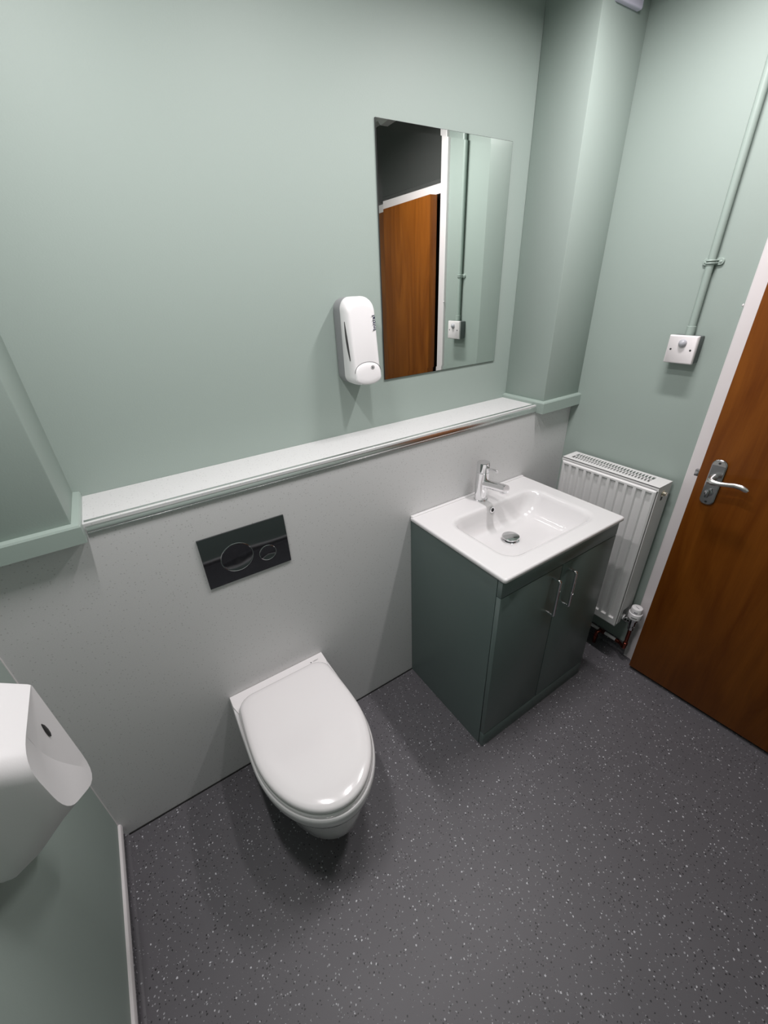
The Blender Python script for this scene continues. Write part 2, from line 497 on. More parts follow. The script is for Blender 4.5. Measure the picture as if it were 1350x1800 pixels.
# lever handle on a long rounded plate
bm = bmesh.new()
out = rrect(0.029, 0.071, 0.868, 1.030, 0.0195, 8)
R0 = [DP(a, 0.0005, b) for a, b in out]
R1 = [DP(a, 0.006, b) for a, b in out]
out2 = rrect(0.032, 0.068, 0.871, 1.027, 0.0175, 8)
R2 = [DP(a, 0.0085, b) for a, b in out2]
add_loft(bm, [R0, R1, R2])
hp = from_bm('handle_plate', bm, M_SATIN, door, 25); hp['label'] = 'satin chrome handle plate'
bm = bmesh.new()
o3 = [(a, b) for a, b in rrect(0.0315, 0.0685, 1.0105, 1.0275, (0.0165, 0.0165, 0.0004, 0.0004), 8)]
add_loft(bm, [[DP(a, 0.0080, b) for a, b in o3], [DP(a, 0.0100, b) for a, b in o3]])
from_bm('plate_end', bm, M_SATIN_LT, hp, 25)
lathe('screw_hole', DP(0.050, 0.0095, 1.0190), dn, [(0, 0.0038), (0.0010, 0.0038), (0.0011, 0)], M_DKGREY, hp, 14)
lathe('screw_hole', DP(0.050, 0.0082, 0.879), dn, [(0, 0.0038), (0.0010, 0.0038), (0.0011, 0)], M_DKGREY, hp, 14)
bm = bmesh.new()
pth = [(0.047, 0.008, 0.968), (0.047, 0.020, 0.968), (0.047, 0.034, 0.967), (0.050, 0.043, 0.966), (0.058, 0.047, 0.965), (0.075, 0.0475, 0.966),
       (0.096, 0.0465, 0.970), (0.115, 0.0465, 0.974), (0.132, 0.0475, 0.974), (0.146, 0.049, 0.970), (0.152, 0.0495, 0.967)]
rad = [(0.0125, 0.0125), (0.0105, 0.0105), (0.0098, 0.0098), (0.0098, 0.0098), (0.0088, 0.0092), (0.0062, 0.0075), (0.0058, 0.0074), (0.0062, 0.0082), (0.0070, 0.0090), (0.0062, 0.0085), (0.003, 0.005)]
add_tube(bm, [DP(*q) for q in pth], rad, 14)
lv = from_bm('lever', bm, M_SATIN_LT, hp, 50); lv['label'] = 'bright curved lever'
bm = bmesh.new()
add_lathe(bm, DP(0.049, 0.008, 0.912), dn, [(0, 0.012), (0.003, 0.012), (0.004, 0.010)], 20)
tv = add_box(bm, -0.005, 0.005, 0.004, 0.018, -0.0135, 0.0135, 0.003)
for v in [q for q in bm.verts if abs(q.co.x) < 0.1 and abs(q.co.z) < 0.2]:
    v.co = DP(0.049 + v.co.x, 0.008 + v.co.y, 0.912 + v.co.z)
from_bm('thumb_turn', bm, M_SATIN, hp, 40)
bm = bmesh.new(); dbox(bm, -0.016, 0.002, -0.030, -0.016, 0.948, 0.970, 0.001); dmap(bm)
from_bm('latch_bolt', bm, M_SATIN, door, 40)

# ================================================================== ceiling lights (two outer lamps, one added fill)
LY0, LY1 = -0.60, -0.26
LYC = (LY0 + LY1) / 2
for lx, pw, lab in ((0.735, 1.0, 'slim white ceiling light bar nearest the door'), (0.13, 0.60, 'added dim fill bar midway between the two ceiling light bars'), (-0.475, 0.86, 'slim white ceiling light bar nearest the left wall')):  # the middle bar is an added fill that evens the wall brightness
    lt = thing('ceiling_light', (lx, LYC, ZC - 0.091), lab, 'light')
    lt['group'] = 'slim ceiling light bars'
    box('lamp_base', lx - 0.034, lx + 0.034, LY0 - 0.02, LY1 + 0.02, ZC - 0.085, ZC, M_PLASTIC, lt, bevel=0.003)
    box('diffuser', lx - 0.026, lx + 0.026, LY0, LY1, ZC - 0.090, ZC - 0.085, M_LAMP, lt)
    ld = bpy.data.lights.new('lamp', 'AREA')
    ld.shape = 'RECTANGLE'; ld.size = 0.05; ld.size_y = LY1 - LY0
    ld.energy = LAMP_POWER * pw; ld.color = LAMP_COLOR; ld.spread = math.radians(168)
    lo = bpy.data.objects.new('lamp', ld)
    COL.objects.link(lo); lo.parent = lt
    lo.location = (0, 0, -0.001)

# ================================================================== mirror
MX0, MX1, MZ0, MZ1 = 0.325, 0.860, 1.2805, 1.9647
mir = thing('wall_mirror', ((MX0 + MX1) / 2, YB, MZ0), 'frameless rectangular mirror reflecting the brown door, on the mint wall', 'mirror')
bm = bmesh.new()
yf = YB - 0.0055
bv = 0.015
drop = 0.00030
o4 = [(MX0, MZ0), (MX1, MZ0), (MX1, MZ1), (MX0, MZ1)]
i4 = [(MX0 + bv, MZ0 + bv), (MX1 - bv, MZ0 + bv), (MX1 - bv, MZ1 - bv), (MX0 + bv, MZ1 - bv)]
add_loft(bm, [[(x, yf + drop + 0.0008, z) for x, z in o4], [(x, yf + drop, z) for x, z in o4], [(x, yf, z) for x, z in i4]])
from_bm('silvered_glass', bm, M_MIRROR, mir)
box('backing', MX0 - 0.0007, MX1 + 0.0007, yf + drop + 0.0003, YB, MZ0 - 0.0007, MZ1 + 0.0007, M_DKGREY, mir)

# ================================================================== soap dispenser
sd = thing('soap_dispenser', (0.197, YB, 1.303), 'white wall soap dispenser with grey back, left of the mirror', 'soap dispenser')
SX0, SX1, SZ0, SZ1 = 0.146, 0.250, 1.298, 1.544
def dsh(z): return -0.018 * (1.46 - z) / 0.16
def dring(ins, y, r0, top=1.0, shear=0.0):
    r = max(r0 - ins * 0.7, 0.006)
    rb = max(r0 * 0.8 - ins * 0.5, 0.006)
    pts = rrect(SX0 + ins, SX1 - ins, SZ0 + ins * 0.5, SZ1 - ins * top, (r, r, rb, rb), 8)
    return [(x, y + shear * dsh(z), z) for x, z in pts]
loft('back_shell', [dring(0.004, YB - 0.0005, 0.031), dring(0.0015, YB - 0.010, 0.033), dring(0.0, YB - 0.047, 0.034), dring(0.002, YB - 0.049, 0.034)], M_GREYPL, sd, 40)
bulge = []
for k in range(11):
    a = k / 10 * PI / 2
    bulge.append((0.013 * (1 - math.cos(a)) ** 1.2, YB - 0.056 - 0.036 * math.sin(a)))
rings = [dring(0.001, YB - 0.047, 0.034), dring(0.0003, YB - 0.051, 0.034, 1.0, 0.4)] + [dring(i, y, 0.034, 2.0, 1.0) for i, y in bulge]
cover = loft('front_cover', rings, M_PLASTIC, sd, 50)
yfr = YB - 0.092
def fy(x, z, h=0.0): return yfr + dsh(z) - h
# contents window on the side
bm = bmesh.new()
pts = []
for t in range(13):
    z = 1.480 - 0.108 * t / 12
    pts.append((SX0 + 0.0012, YB - 0.0730 - 0.006 * (t / 12) ** 2 + dsh(z), z))
add_tube(bm, pts, [0.0008 + 0.0032 * math.sin(PI * (t + 0.6) / 13.2) for t in range(13)], 8)
from_bm('level_window', bm, M_DKGREY, cover, 50)
# push lever with its curved upper edge
ol = []
cx, cz = 0.1985, 1.328
for t in range(17):
    a = PI * (1 - t / 16)
    ol.append((cx + 0.0470 * math.cos(a), 1.318 + 0.046 * (max(math.sin(a), 0) ** 0.55)))
for t in range(1, 12):
    a = -PI * t / 12
    ol.append((cx + 0.0470 * math.cos(a), 1.318 + 0.020 * math.sin(a)))
def lv_ring(k, h): return [(cx + (x - cx) * k, fy(x, cz + (z - cz) * k, h), cz + (z - cz) * k) for x, z in ol]
pl = loft('push_lever', [lv_ring(1.0, -0.050), lv_ring(1.0, -0.006), lv_ring(0.985, -0.0005), lv_ring(0.95, 0.0020), lv_ring(0.86, 0.0038), lv_ring(0.5, 0.0046), lv_ring(0.15, 0.0048)], M_PLASTIC, sd, 60)
bm = bmesh.new()
add_tube(bm, [(x, fy(x, z, 0.0), z) for x, z in [(cx + (x - cx) * 1.01, cz + (z - cz) * 1.03) for x, z in ol[1:16]]], 0.0008, 6)
from_bm('lever_seam', bm, M_INKGREY, cover, 50)
# press symbol: a ring with a small hand mark
bm = bmesh.new()
c = Vector((0.2135, 0, 1.348))
ring = [(c.x + 0.0058 * math.cos(2 * PI * i / 20), fy(0, c.z, 0.0052), c.z + 0.0058 * math.sin(2 * PI * i / 20)) for i in range(21)]
add_tube(bm, ring, 0.0006, 6)
for k in range(4):
    add_box(bm, c.x - 0.0022 + k * 0.0012, c.x - 0.0015 + k * 0.0012, fy(0, c.z, 0.0058), fy(0, c.z, 0.0040), c.z - 0.0018, c.z + 0.0024 - 0.0004 * abs(k - 1.5))
add_box(bm, c.x - 0.0022, c.x + 0.0022, fy(0, c.z, 0.0058), fy(0, c.z, 0.0040), c.z - 0.0032, c.z - 0.0016)
from_bm('press_symbol', bm, M_INKGREY, pl)
sl = 0.018 / 0.16
text('lettering', 'Initial', 0.0185, basis((0.2372, fy(0, 1.472, 0.0004), 1.472), (0, sl, 1), (-0.93, -0.37, 0)), M_INK, cover, 0.0009, 1.05, 1.0)

# ================================================================== flush plate
fpl = thing('flush_plate', (-0.292, YP, 0.8234), 'dark glossy dual flush plate with two round buttons above the toilet', 'flush plate')
FX0, FX1, FZ0, FZ1 = -0.415, -0.169, 0.8234, 0.9874
bm = bmesh.new()
o1 = [(FX0, FZ0), (FX1, FZ0), (FX1, FZ1), (FX0, FZ1)]
NX, NZ = 40, 28
def flush_h(x, z):
    t = (x - FX0) / (FX1 - FX0); s = (z - FZ0) / (FZ1 - FZ0)
    return 0.0045 + 0.0011 * math.sin(PI * s) * (1.0 + 0.30 * math.cos(2 * PI * (t * 1.05 - 0.02)))
grid = [[bm.verts.new((FX0 + (FX1 - FX0) * i / NX, YP - flush_h(FX0 + (FX1 - FX0) * i / NX, FZ0 + (FZ1 - FZ0) * j / NZ), FZ0 + (FZ1 - FZ0) * j / NZ)) for i in range(NX + 1)] for j in range(NZ + 1)]
for j in range(NZ):
    for i in range(NX):
        bm.faces.new((grid[j][i], grid[j][i + 1], grid[j + 1][i + 1], grid[j + 1][i]))
rim = [grid[0][i] for i in range(NX + 1)] + [grid[j][NX] for j in range(1, NZ + 1)] + [grid[NZ][i] for i in range(NX - 1, -1, -1)] + [grid[j][0] for j in range(NZ - 1, 0, -1)]
bk = [bm.verts.new((v.co.x, YP, v.co.z)) for v in rim]
for i in range(len(rim)):
    j = (i + 1) % len(rim)
    bm.faces.new((rim[j], rim[i], bk[i], bk[j]))
plate = from_bm('plate', bm, M_FLUSH, fpl, 50)
for nm, bx, bz, br in (('full_flush_button', -0.3225, 0.9005, 0.0450), ('half_flush_button', -0.2350, 0.8805, 0.0245)):
    h = flush_h(bx, bz)
    b_ = lathe(nm, (bx, YP - h + 0.004, bz), (0, -1, 0), [(0, br), (0.0046, br), (0.0054, br - 0.0010), (0.0052, br - 0.004), (0.0046, br * 0.5), (0.0043, 0)], M_FLUSH, fpl, 48, 30)
    bm = bmesh.new()
    add_tube(bm, [(bx + (br + 0.0007) * math.cos(2 * PI * i / 48), YP - flush_h(bx + br * math.cos(2 * PI * i / 48), bz + br * math.sin(2 * PI * i / 48)) - 0.0002, bz + (br + 0.0007) * math.sin(2 * PI * i / 48)) for i in range(49)], 0.0006, 6)
    from_bm('button_rim', bm, M_CHROME, b_, 50)

# ================================================================== toilet
TX = -0.289
wc = thing('toilet', (TX, YP, 0.12), 'white wall-hung toilet with its lid closed, on the grey panel', 'toilet')
def dshape(hwb, hw, yb, yc, yfr_, z, n=44, rc=0.0, dz=None, pw=2.0):
    """D outline: back edge at yb, widest at yc, elliptical front to yfr_"""
    out = []
    side = 8
    if rc > 0:
        for k in range(7):
            a = PI / 2 * k / 6
            out.append((-hwb + rc - rc * math.sin(a), yb - rc + rc * math.cos(a)))
        y0 = yb - rc
    else:
        out.append((-hwb, yb)); y0 = yb
    for k in range(1, side):
        t = k / side
        y = y0 + (yc - y0) * t
        out.append((-(hwb + (hw - hwb) * math.sin(t * PI / 2)), y))
    for k in range(n + 1):
        a = PI * k / n
        cs, sn = math.cos(a), math.sin(a)
        ex = 2.0 / pw
        out.append((-hw * math.copysign(abs(cs) ** ex, cs), yc + (yfr_ - yc) * abs(sn) ** ex))
    for k in range(side - 1, 0, -1):
        t = k / side
        y = y0 + (yc - y0) * t
        out.append((hwb + (hw - hwb) * math.sin(t * PI / 2), y))
    if rc > 0:
        for k in range(6, -1, -1):
            a = PI / 2 * k / 6
            out.append((hwb - rc + rc * math.sin(a), yb - rc + rc * math.cos(a)))
    else:
        out.append((hwb, yb))
    return [(TX + x, y, z if dz is None else z + dz(x, y)) for x, y in out]
rings = [
    dshape(0.060, 0.060, 0, -0.25, -0.370, 0.096),
    dshape(0.096, 0.096, 0, -0.26, -0.428, 0.102),
    dshape(0.117, 0.117, 0, -0.27, -0.456, 0.118),
    dshape(0.128, 0.128, 0, -0.27, -0.471, 0.150),
    dshape(0.134, 0.134, 0, -0.27, -0.482, 0.205),
    dshape(0.140, 0.140, 0, -0.27, -0.491, 0.265),
    dshape(0.144, 0.145, 0, -0.27, -0.497, 0.312),
    dshape(0.146, 0.149, 0, -0.27, -0.500, 0.3180),
    dshape(0.158, 0.164, 0, -0.27, -0.5135, 0.3185),
    dshape(0.164, 0.170, 0, -0.27, -0.5205, 0.3225),
    dshape(0.169, 0.1745, 0, -0.27, -0.5255, 0.338),
    dshape(0.1715, 0.1765, 0, -0.27, -0.528, 0.360),
    dshape(0.1710, 0.1760, 0, -0.27, -0.5275, 0.3705),
    dshape(0.1685, 0.1735, 0, -0.27, -0.525, 0.3740),
]
pan = loft('pan', rings, M_CERAMIC, wc, 50)
rings = [dshape(0.160, 0.168, -0.045, -0.27, -0.519, 0.3735, rc=0.05), dshape(0.162, 0.170, -0.045, -0.27, -0.5215, 0.377, rc=0.05),
         dshape(0.162, 0.170, -0.045, -0.27, -0.5215, 0.385, rc=0.05), dshape(0.160, 0.168, -0.047, -0.27, -0.519, 0.3885, rc=0.05)]
loft('seat', rings, M_SEAT, wc, 50)
dome = lambda x, y: 0.0
rings = [dshape(0.150, 0.160, -0.052, -0.27, -0.510, 0.3885, rc=0.045), dshape(0.155, 0.1645, -0.052, -0.27, -0.5165, 0.391, rc=0.05),
         dshape(0.158, 0.1675, -0.053, -0.27, -0.5205, 0.396, rc=0.05), dshape(0.1585, 0.168, -0.054, -0.27, -0.521, 0.402, rc=0.05),
         dshape(0.157, 0.1665, -0.056, -0.27, -0.5195, 0.408, rc=0.05), dshape(0.153, 0.1625, -0.059, -0.27, -0.515, 0.4125, rc=0.049),
         dshape(0.145, 0.154, -0.065, -0.27, -0.506, 0.4160, rc=0.047), dshape(0.128, 0.136, -0.080, -0.27, -0.486, 0.4185, rc=0.043),
         dshape(0.095, 0.100, -0.115, -0.27, -0.440, 0.4200, rc=0.033), dshape(0.050, 0.053, -0.18, -0.27, -0.37, 0.4206, rc=0.02), dshape(0.012, 0.013, -0.25, -0.27, -0.292, 0.4207, rc=0.004)]
lid = loft('lid', rings, M_SEAT, wc, 50)
# hinge cover deck and the small maker's mark
bm = bmesh.new()
deck = [(TX - 0.1705, -0.001), (TX - 0.1700, -0.045), (TX - 0.160, -0.085), (TX - 0.13, -0.105), (TX + 0.13, -0.105), (TX + 0.160, -0.085), (TX + 0.1700, -0.045), (TX + 0.1705, -0.001)]
def deckring(k, z): return [(TX + (x - TX) * k, y * k, z) for x, y in deck]
add_loft(bm, [deckring(1.0, 0.3705), deckring(1.0, 0.3765), deckring(0.994, 0.3785)])
dk = from_bm('hinge_cover', bm, M_SEAT, wc, 35)
text('maker_mark', 'GEBERIT', 0.0058, basis((TX + 0.136, -0.025, 0.3788), (1, 0, 0), (0, 1, 0)), M_INKGREY, dk, 0.0001)
box('maker_mark', TX + 0.1155, TX + 0.1200, -0.0272, -0.0228, 0.3783, 0.3790, M_INKGREY, dk)

# ================================================================== vanity unit
VX0, VX1, VYF = 0.301, 0.901, -0.451
BH = 0.818          # basin top
van = thing('vanity_unit', ((VX0 + VX1) / 2, -0.22, 0), 'sage green two-door vanity cupboard standing against the grey panel', 'cabinet')
YC = VYF + 0.018
VT = BH - 0.018
box('side_panel', VX0, VX0 + 0.018, YC + 0.0022, -0.001, 0, VT, M_CAB, van, bevel=0.0006, seg=1)
box('side_panel', VX1 - 0.018, VX1, YC + 0.0022, -0.001, 0, VT, M_CAB, van, bevel=0.0006, seg=1)
box('carcass', VX0 + 0.018, VX1 - 0.018, YC + 0.004, -0.001, 0.001, VT - 0.12, M_CABIN, van)
box('fascia', VX0, VX1, VYF, YC, 0.739, VT, M_CAB, van, bevel=0.0012)
box('plinth', VX0, VX1, VYF, YC, 0, 0.074, M_CAB, van, bevel=0.0012)
box('front_rail', VX0 + 0.018, VX1 - 0.018, YC, YC + 0.004, 0.001, VT, M_CABIN, van)
XS = 0.5945
for a, b, hx in ((VX0, XS - 0.0016, 0.552), (XS + 0.0016, VX1, 0.636)):
    d = box('door', a, b, VYF, YC, 0.0765, 0.7365, M_CAB, van, bevel=0.0012)
    yb = VYF - 0.0275
    pth = arc_pts([(hx, VYF + 0.001, 0.703), (hx, yb, 0.703), (hx, yb, 0.556), (hx, VYF + 0.001, 0.556)], 0.006, 5)
    bm = bmesh.new()
    add_tube(bm, pth, 0.0042, square=True)
    from_bm('handle', bm, M_CHROME, d, 50)['label'] = 'chrome bow handle'

# ================================================================== wash basin
BX0, BX1, BY0, BY1 = 0.296, 0.906, -0.4632, -0.0015
bas = thing('wash_basin', ((BX0 + BX1) / 2, -0.23, VT), 'white rectangular ceramic basin top set on the vanity cupboard', 'basin')
n = 10
def R3(x0, x1, y0, y1, r, z, zf=None):
    return [(x, y, z if zf is None else zf(x, y)) for x, y in rrect(x0, x1, y0, y1, r, n)]
Bx0, Bx1, By0, By1 = 0.386, 0.837, -0.400, -0.114
rings = [
    R3(BX0 + 0.012, BX1 - 0.012, BY0 + 0.012, BY1, 0.004, VT),
    R3(BX0 + 0.004, BX1 - 0.004, BY0 + 0.004, BY1, 0.008, VT + 0.0005),
    R3(BX0, BX1, BY0, BY1, 0.010, VT + 0.005),
    R3(BX0, BX1, BY0, BY1, 0.010, VT + 0.0125),
    R3(BX0 + 0.0015, BX1 - 0.0015, BY0 + 0.0015, BY1 - 0.0005, 0.009, VT + 0.0165),
    R3(BX0 + 0.005, BX1 - 0.005, BY0 + 0.005, BY1 - 0.001, 0.008, BH),
    R3(BX0 + 0.008, BX1 - 0.008, BY0 + 0.008, BY1 - 0.002, 0.008, BH),
    R3(Bx0 - 0.016, Bx1 + 0.016, By0 - 0.016, By1 + 0.013, 0.069, BH),
    R3(Bx0 - 0.012, Bx1 + 0.012, By0 - 0.012, By1 + 0.010, 0.066, BH),
    R3(Bx0 - 0.004, Bx1 + 0.004, By0 - 0.004, By1 + 0.004, 0.060, BH - 0.0012),
    R3(Bx0 + 0.003, Bx1 - 0.003, By0 + 0.003, By1 - 0.002, 0.056, BH - 0.0055),
    R3(Bx0 + 0.009, Bx1 - 0.009, By0 + 0.009, By1 - 0.006, 0.054, BH - 0.018),
    R3(Bx0 + 0.020, Bx1 - 0.022, By0 + 0.020, By1 - 0.010, 0.052, BH - 0.045),
    R3(Bx0 + 0.034, Bx1 - 0.040, By0 + 0.034, By1 - 0.015, 0.052, BH - 0.070),
    R3(Bx0 + 0.052, Bx1 - 0.060, By0 + 0.054, By1 - 0.024, 0.050, BH - 0.088),
    R3(Bx0 + 0.080, Bx1 - 0.092, By0 + 0.082, By1 - 0.040, 0.045, BH - 0.097),
    R3(Bx0 + 0.120, Bx1 - 0.135, By0 + 0.110, By1 - 0.062, 0.035, BH - 0.1005),
    R3(0.575, 0.625, -0.249, -0.199, 0.0245, BH - 0.1025),
    R3(0.590, 0.610, -0.234, -0.214, 0.0098, BH - 0.1030),
]
body = loft('bowl', rings, M_CERAMIC, bas, 60, cap0=False)
box('back_upstand', BX0 + 0.004, BX1 - 0.004, -0.0150, -0.0012, BH - 0.004, BH + 0.0035, M_CERAMIC, body, bevel=0.002, seg=3)
dr = lathe('pop_up_waste', (0.600, -0.224, BH - 0.1022), (0, 0, 1), [(0, 0.0325), (0.003, 0.0325), (0.0045, 0.030), (0.005, 0.022), (0.010, 0.022), (0.0102, 0.0305), (0.0150, 0.0325), (0.0170, 0.0310), (0.0185, 0.024), (0.0190, 0.0)], M_CHROME, bas, 36, 30)
yo = By1 - 0.0058
ov = lathe('overflow_ring', (0.600, yo + 0.0005, BH - 0.0195), (0, -1, 0.16), [(0, 0.0128), (0.004, 0.0128), (0.0055, 0.0115), (0.0055, 0.0078), (0.003, 0.0074)], M_CHROME, bas, 28, 30)
lathe('overflow_hole', (0.600, yo + 0.0005, BH - 0.0195), (0, -1, 0.16), [(0, 0.0076), (0.0045, 0.0076)], M_BLACK, ov, 20)

# ================================================================== basin tap
tx, ty = 0.601, -0.057
tap = thing('mixer_tap', (tx, ty, BH), 'chrome single lever mixer tap at the back of the basin', 'tap')
lathe('base_ring', (tx, ty, BH), (0, 0, 1), [(0, 0.0265), (0.0035, 0.0265), (0.0050, 0.0250), (0.0055, 0.022)], M_CHROME, tap, 32, 30)
bm = bmesh.new()
add_lathe(bm, (tx, ty, BH + 0.005), (0, 0, 1), [(0, 0.0240), (0.112, 0.0240), (0.1128, 0.0230)], 36)
from_bm('tap_body', bm, M_CHROME, tap, 30)
cap = lathe('tap_cap', (tx, ty, BH + 0.1190), (0, 0, 1), [(-0.001, 0.0225), (0, 0.0240), (0.036, 0.0240), (0.0375, 0.0230), (0.0380, 0.0)], M_CHROME, tap, 36, 30)
sp = tube('spout', [(tx, ty - 0.010, BH + 0.074), (tx, ty - 0.030, BH + 0.0765), (tx, ty - 0.120, BH + 0.0885)], [0.0165, 0.0163, 0.0163], M_CHROME, tap, 24, 35)
lathe('aerator', (tx, ty - 0.106, BH + 0.0750), (0, -0.10, -1), [(0, 0.0112), (0.006, 0.0112), (0.0062, 0.009)], M_CHROME, sp, 20, 30)
tube('lever', [(tx, ty - 0.018, BH + 0.139), (tx, ty - 0.072, BH + 0.141)], 0.0050, M_CHROME, cap, 14, 35)

# ================================================================== radiator
RXF, RXB = 1.062, 1.163
RY0, RY1 = -0.4775, -0.0755
RZ0, RZ1 = 0.203, 0.888
rad_ = thing('radiator', ((RXF + RXB) / 2, (RY0 + RY1) / 2, RZ0), 'white panel radiator on the right wall beside the vanity', 'radiator')
# fluted front panel
NF = 11
pitch = 0.0345
cy0 = (RY0 + RY1) / 2 + pitch * (NF - 1) / 2
ys = [RY0 + 0.004, RY0 + 0.0075]
hts = {}
prof_y = [(RY0 + 0.005, 0.004, False), (RY0 + 0.010, 0.0, False)]
for k in range(NF - 1, -1, -1):
    c = cy0 - k * pitch
    prof_y += [(c - 0.0115, 0.0, False), (c - 0.0080, 0.0090, True), (c + 0.0080, 0.0090, True), (c + 0.0115, 0.0, False)]
prof_y += [(RY1 - 0.010, 0.0, False), (RY1 - 0.005, 0.004, False)]
zlev = [(RZ0 + 0.004, 0.0, 0.004), (RZ0 + 0.010, 0.0, 0.0), (0.243, 0.0, 0.0), (0.2465, 1.0, 0.0), (0.8580, 1.0, 0.0), (0.8615, 0.0, 0.0), (RZ1 - 0.020, 0.0, 0.0), (RZ1 - 0.014, 0.0, 0.006), (RZ1 - 0.0120, 0, 0.006)]
bm = bmesh.new()
gr = []
for z, k, ex in zlev:
    row = []
    for y, d, fl in prof_y:
        dep = d * k if fl else d
        row.append(bm.verts.new((RXF + max(dep, ex), y, z)))
    gr.append(row)
for a, b in zip(gr, gr[1:]):
    for i in range(len(a) - 1):
        bm.faces.new((a[i], a[i + 1], b[i + 1], b[i]))
r_ = [gr[0][i] for i in range(len(gr[0]))] + [g[-1] for g in gr[1:]] + [v for v in reversed(gr[-1][:-1])] + [g[0] for g in reversed(gr[1:-1])]
bk = [bm.verts.new((RXF + 0.016, v.co.y, v.co.z)) for v in r_]
for i in range(len(r_)):
    j = (i + 1) % len(r_)
    bm.faces.new((r_[j], r_[i], bk[i], bk[j]))
bm.faces.new(bk)
from_bm('fluted_panel', bm, M_RAD, rad_, 20)
box('back_panel', RXB - 0.014, RXB, RY0 + 0.005, RY1 - 0.005, RZ0 + 0.01, RZ1 - 0.02, M_RAD, rad_, bevel=0.003)
box('convector', RXF + 0.017, RXB - 0.015, RY0 + 0.025, RY1 - 0.025, RZ0 + 0.03, RZ1 - 0.09, M_RADIN, rad_)
# side covers with valve slots
for sy, yy in ((0, RY0), (1, RY1)):
    bm = bmesh.new()
    ya, yb_ = (yy, yy + 0.003) if sy == 0 else (yy - 0.003, yy)
    add_box(bm, RXF + 0.010, RXB, ya, yb_, RZ0 + 0.085, RZ1 - 0.004, 0.001)
    add_box(bm, RXF + 0.010, RXF + 0.034, ya, yb_, RZ0 + 0.018, RZ0 + 0.085)
    add_box(bm, RXB - 0.020, RXB, ya, yb_, RZ0 + 0.018, RZ0 + 0.085)
    from_bm('side_cover', bm, M_RAD, rad_)
# top grille
bm = bmesh.new()
gx0, gx1, gy0, gy1 = RXF + 0.006, RXB, RY0, RY1
zt = RZ1
ins_x0, ins_x1, ins_y0, ins_y1 = gx0 + 0.022, gx1 - 0.014, gy0 + 0.050, gy1 - 0.026
add_box(bm, gx0, ins_x0, gy0, gy1, zt - 0.0035, zt)
add_box(bm, ins_x1, gx1, gy0, gy1, zt - 0.0035, zt)
add_box(bm, ins_x0, ins_x1, gy0, ins_y0, zt - 0.0035, zt)
add_box(bm, ins_x0, ins_x1, ins_y1, gy1, zt - 0.0035, zt)
xm = (ins_x0 + ins_x1) / 2
add_box(bm, xm - 0.0022, xm + 0.0022, ins_y0, ins_y1, zt - 0.0035, zt)
NB = 27
for k in range(1, NB):
    y = ins_y0 + (ins_y1 - ins_y0) * k / NB
    for xa, xb, sk in ((ins_x0, xm, 0.004), (xm, ins_x1, 0.004)):
        vs = add_box(bm, xa, xb, y - 0.0024, y + 0.0024, zt - 0.0035, zt)
        for v in vs:
            if v.co.x > (xa + xb) / 2: v.co.y += sk * 0.5
            else: v.co.y -= sk * 0.5
add_box(bm, gx0, gx0 + 0.0015, gy0, gy1, zt - 0.016, zt - 0.0005)
from_bm('top_grille', bm, M_RAD, rad_)
bm = bmesh.new()
add_lathe(bm, (1.110, RY0 + 0.002, 0.853), (0, -1, 0), [(0, 0.0165), (0.001, 0.0165), (0.0011, 0)], 20)
add_box(bm, 1.1035, 1.1165, RY0 - 0.0006, RY0 + 0.001, 0.825, 0.853)
from_bm('valve_slot', bm, M_DKGREY, rad_)
av = lathe('air_vent_plug', (1.110, RY0 + 0.003, 0.8545), (0, -1, 0), [(0, 0.0135), (0.005, 0.0135), (0.006, 0.0110), (0.006, 0.0080), (0.015, 0.0080), (0.016, 0.0065), (0.016, 0.0)], M_BRASS, rad_, 6 * 3, 30)

# thermostatic valve
vx, vy = 1.121, -0.517
trv = thing('radiator_valve', (vx, vy, 0.195), 'white thermostatic radiator valve head with chrome body beside the door frame', 'valve')
lathe('valve_head', (vx, vy, 0.262), (0, 0, 1), [(0, 0.0235), (0.004, 0.0265), (0.026, 0.0275), (0.031, 0.0262), (0.033, 0.0230), (0.052, 0.0222), (0.0575, 0.0205), (0.0590, 0.0165), (0.0595, 0.0)], M_PLASTIC, trv, 32, 30)
hd = bpy.data.objects['valve_head']
view = Vector((-1.6, -0.55, 0)).normalized(); px = Vector((view.y, -view.x, 0)) * -1
for k, hgt in ((-1, 0.010), (0, 0.010), (1, 0.010)):
    p0 = Vector((vx, vy, 0.304)) + (view + px * k * 0.20).normalized() * 0.0223
    bm = bmesh.new(); add_tube(bm, [p0 - Vector((0, 0, 0.0045)), p0 + Vector((0, 0, 0.0045))], 0.0012, 6)
    from_bm('scale_mark', bm, M_INK, hd)
bm = bmesh.new()
add_tube(bm, [Vector((vx, vy, 0.278)) + (view + px * (k / 5) * 0.42).normalized() * 0.0268 for k in range(-5, 6)], 0.0016, 6)
from_bm('grip_slot', bm, M_DKGREY, hd)
bm = bmesh.new()
add_tube(bm, [Vector((vx - 0.006, vy - 0.010, 0.3215)), Vector((vx - 0.001, vy + 0.006, 0.3215))], 0.0008, 6)
from_bm('pointer_mark', bm, M_INK, hd)
bm = bmesh.new()
add_lathe(bm, (vx, vy, 0.196), (0, 0, 1), [(0, 0.0125), (0.016, 0.0125), (0.017, 0.0095), (0.024, 0.0095), (0.026, 0.0145), (0.052, 0.0145), (0.054, 0.0185), (0.0675, 0.0185)], 18)
add_lathe(bm, (vx, vy + 0.004, 0.236), (0, 1, 0), [(0, 0.0115), (0.016, 0.0115), (0.017, 0.0150), (0.027, 0.0150), (0.028, 0.0085), (0.036, 0.0085)], 18)
from_bm('valve_body', bm, M_CHROME, trv, 30)
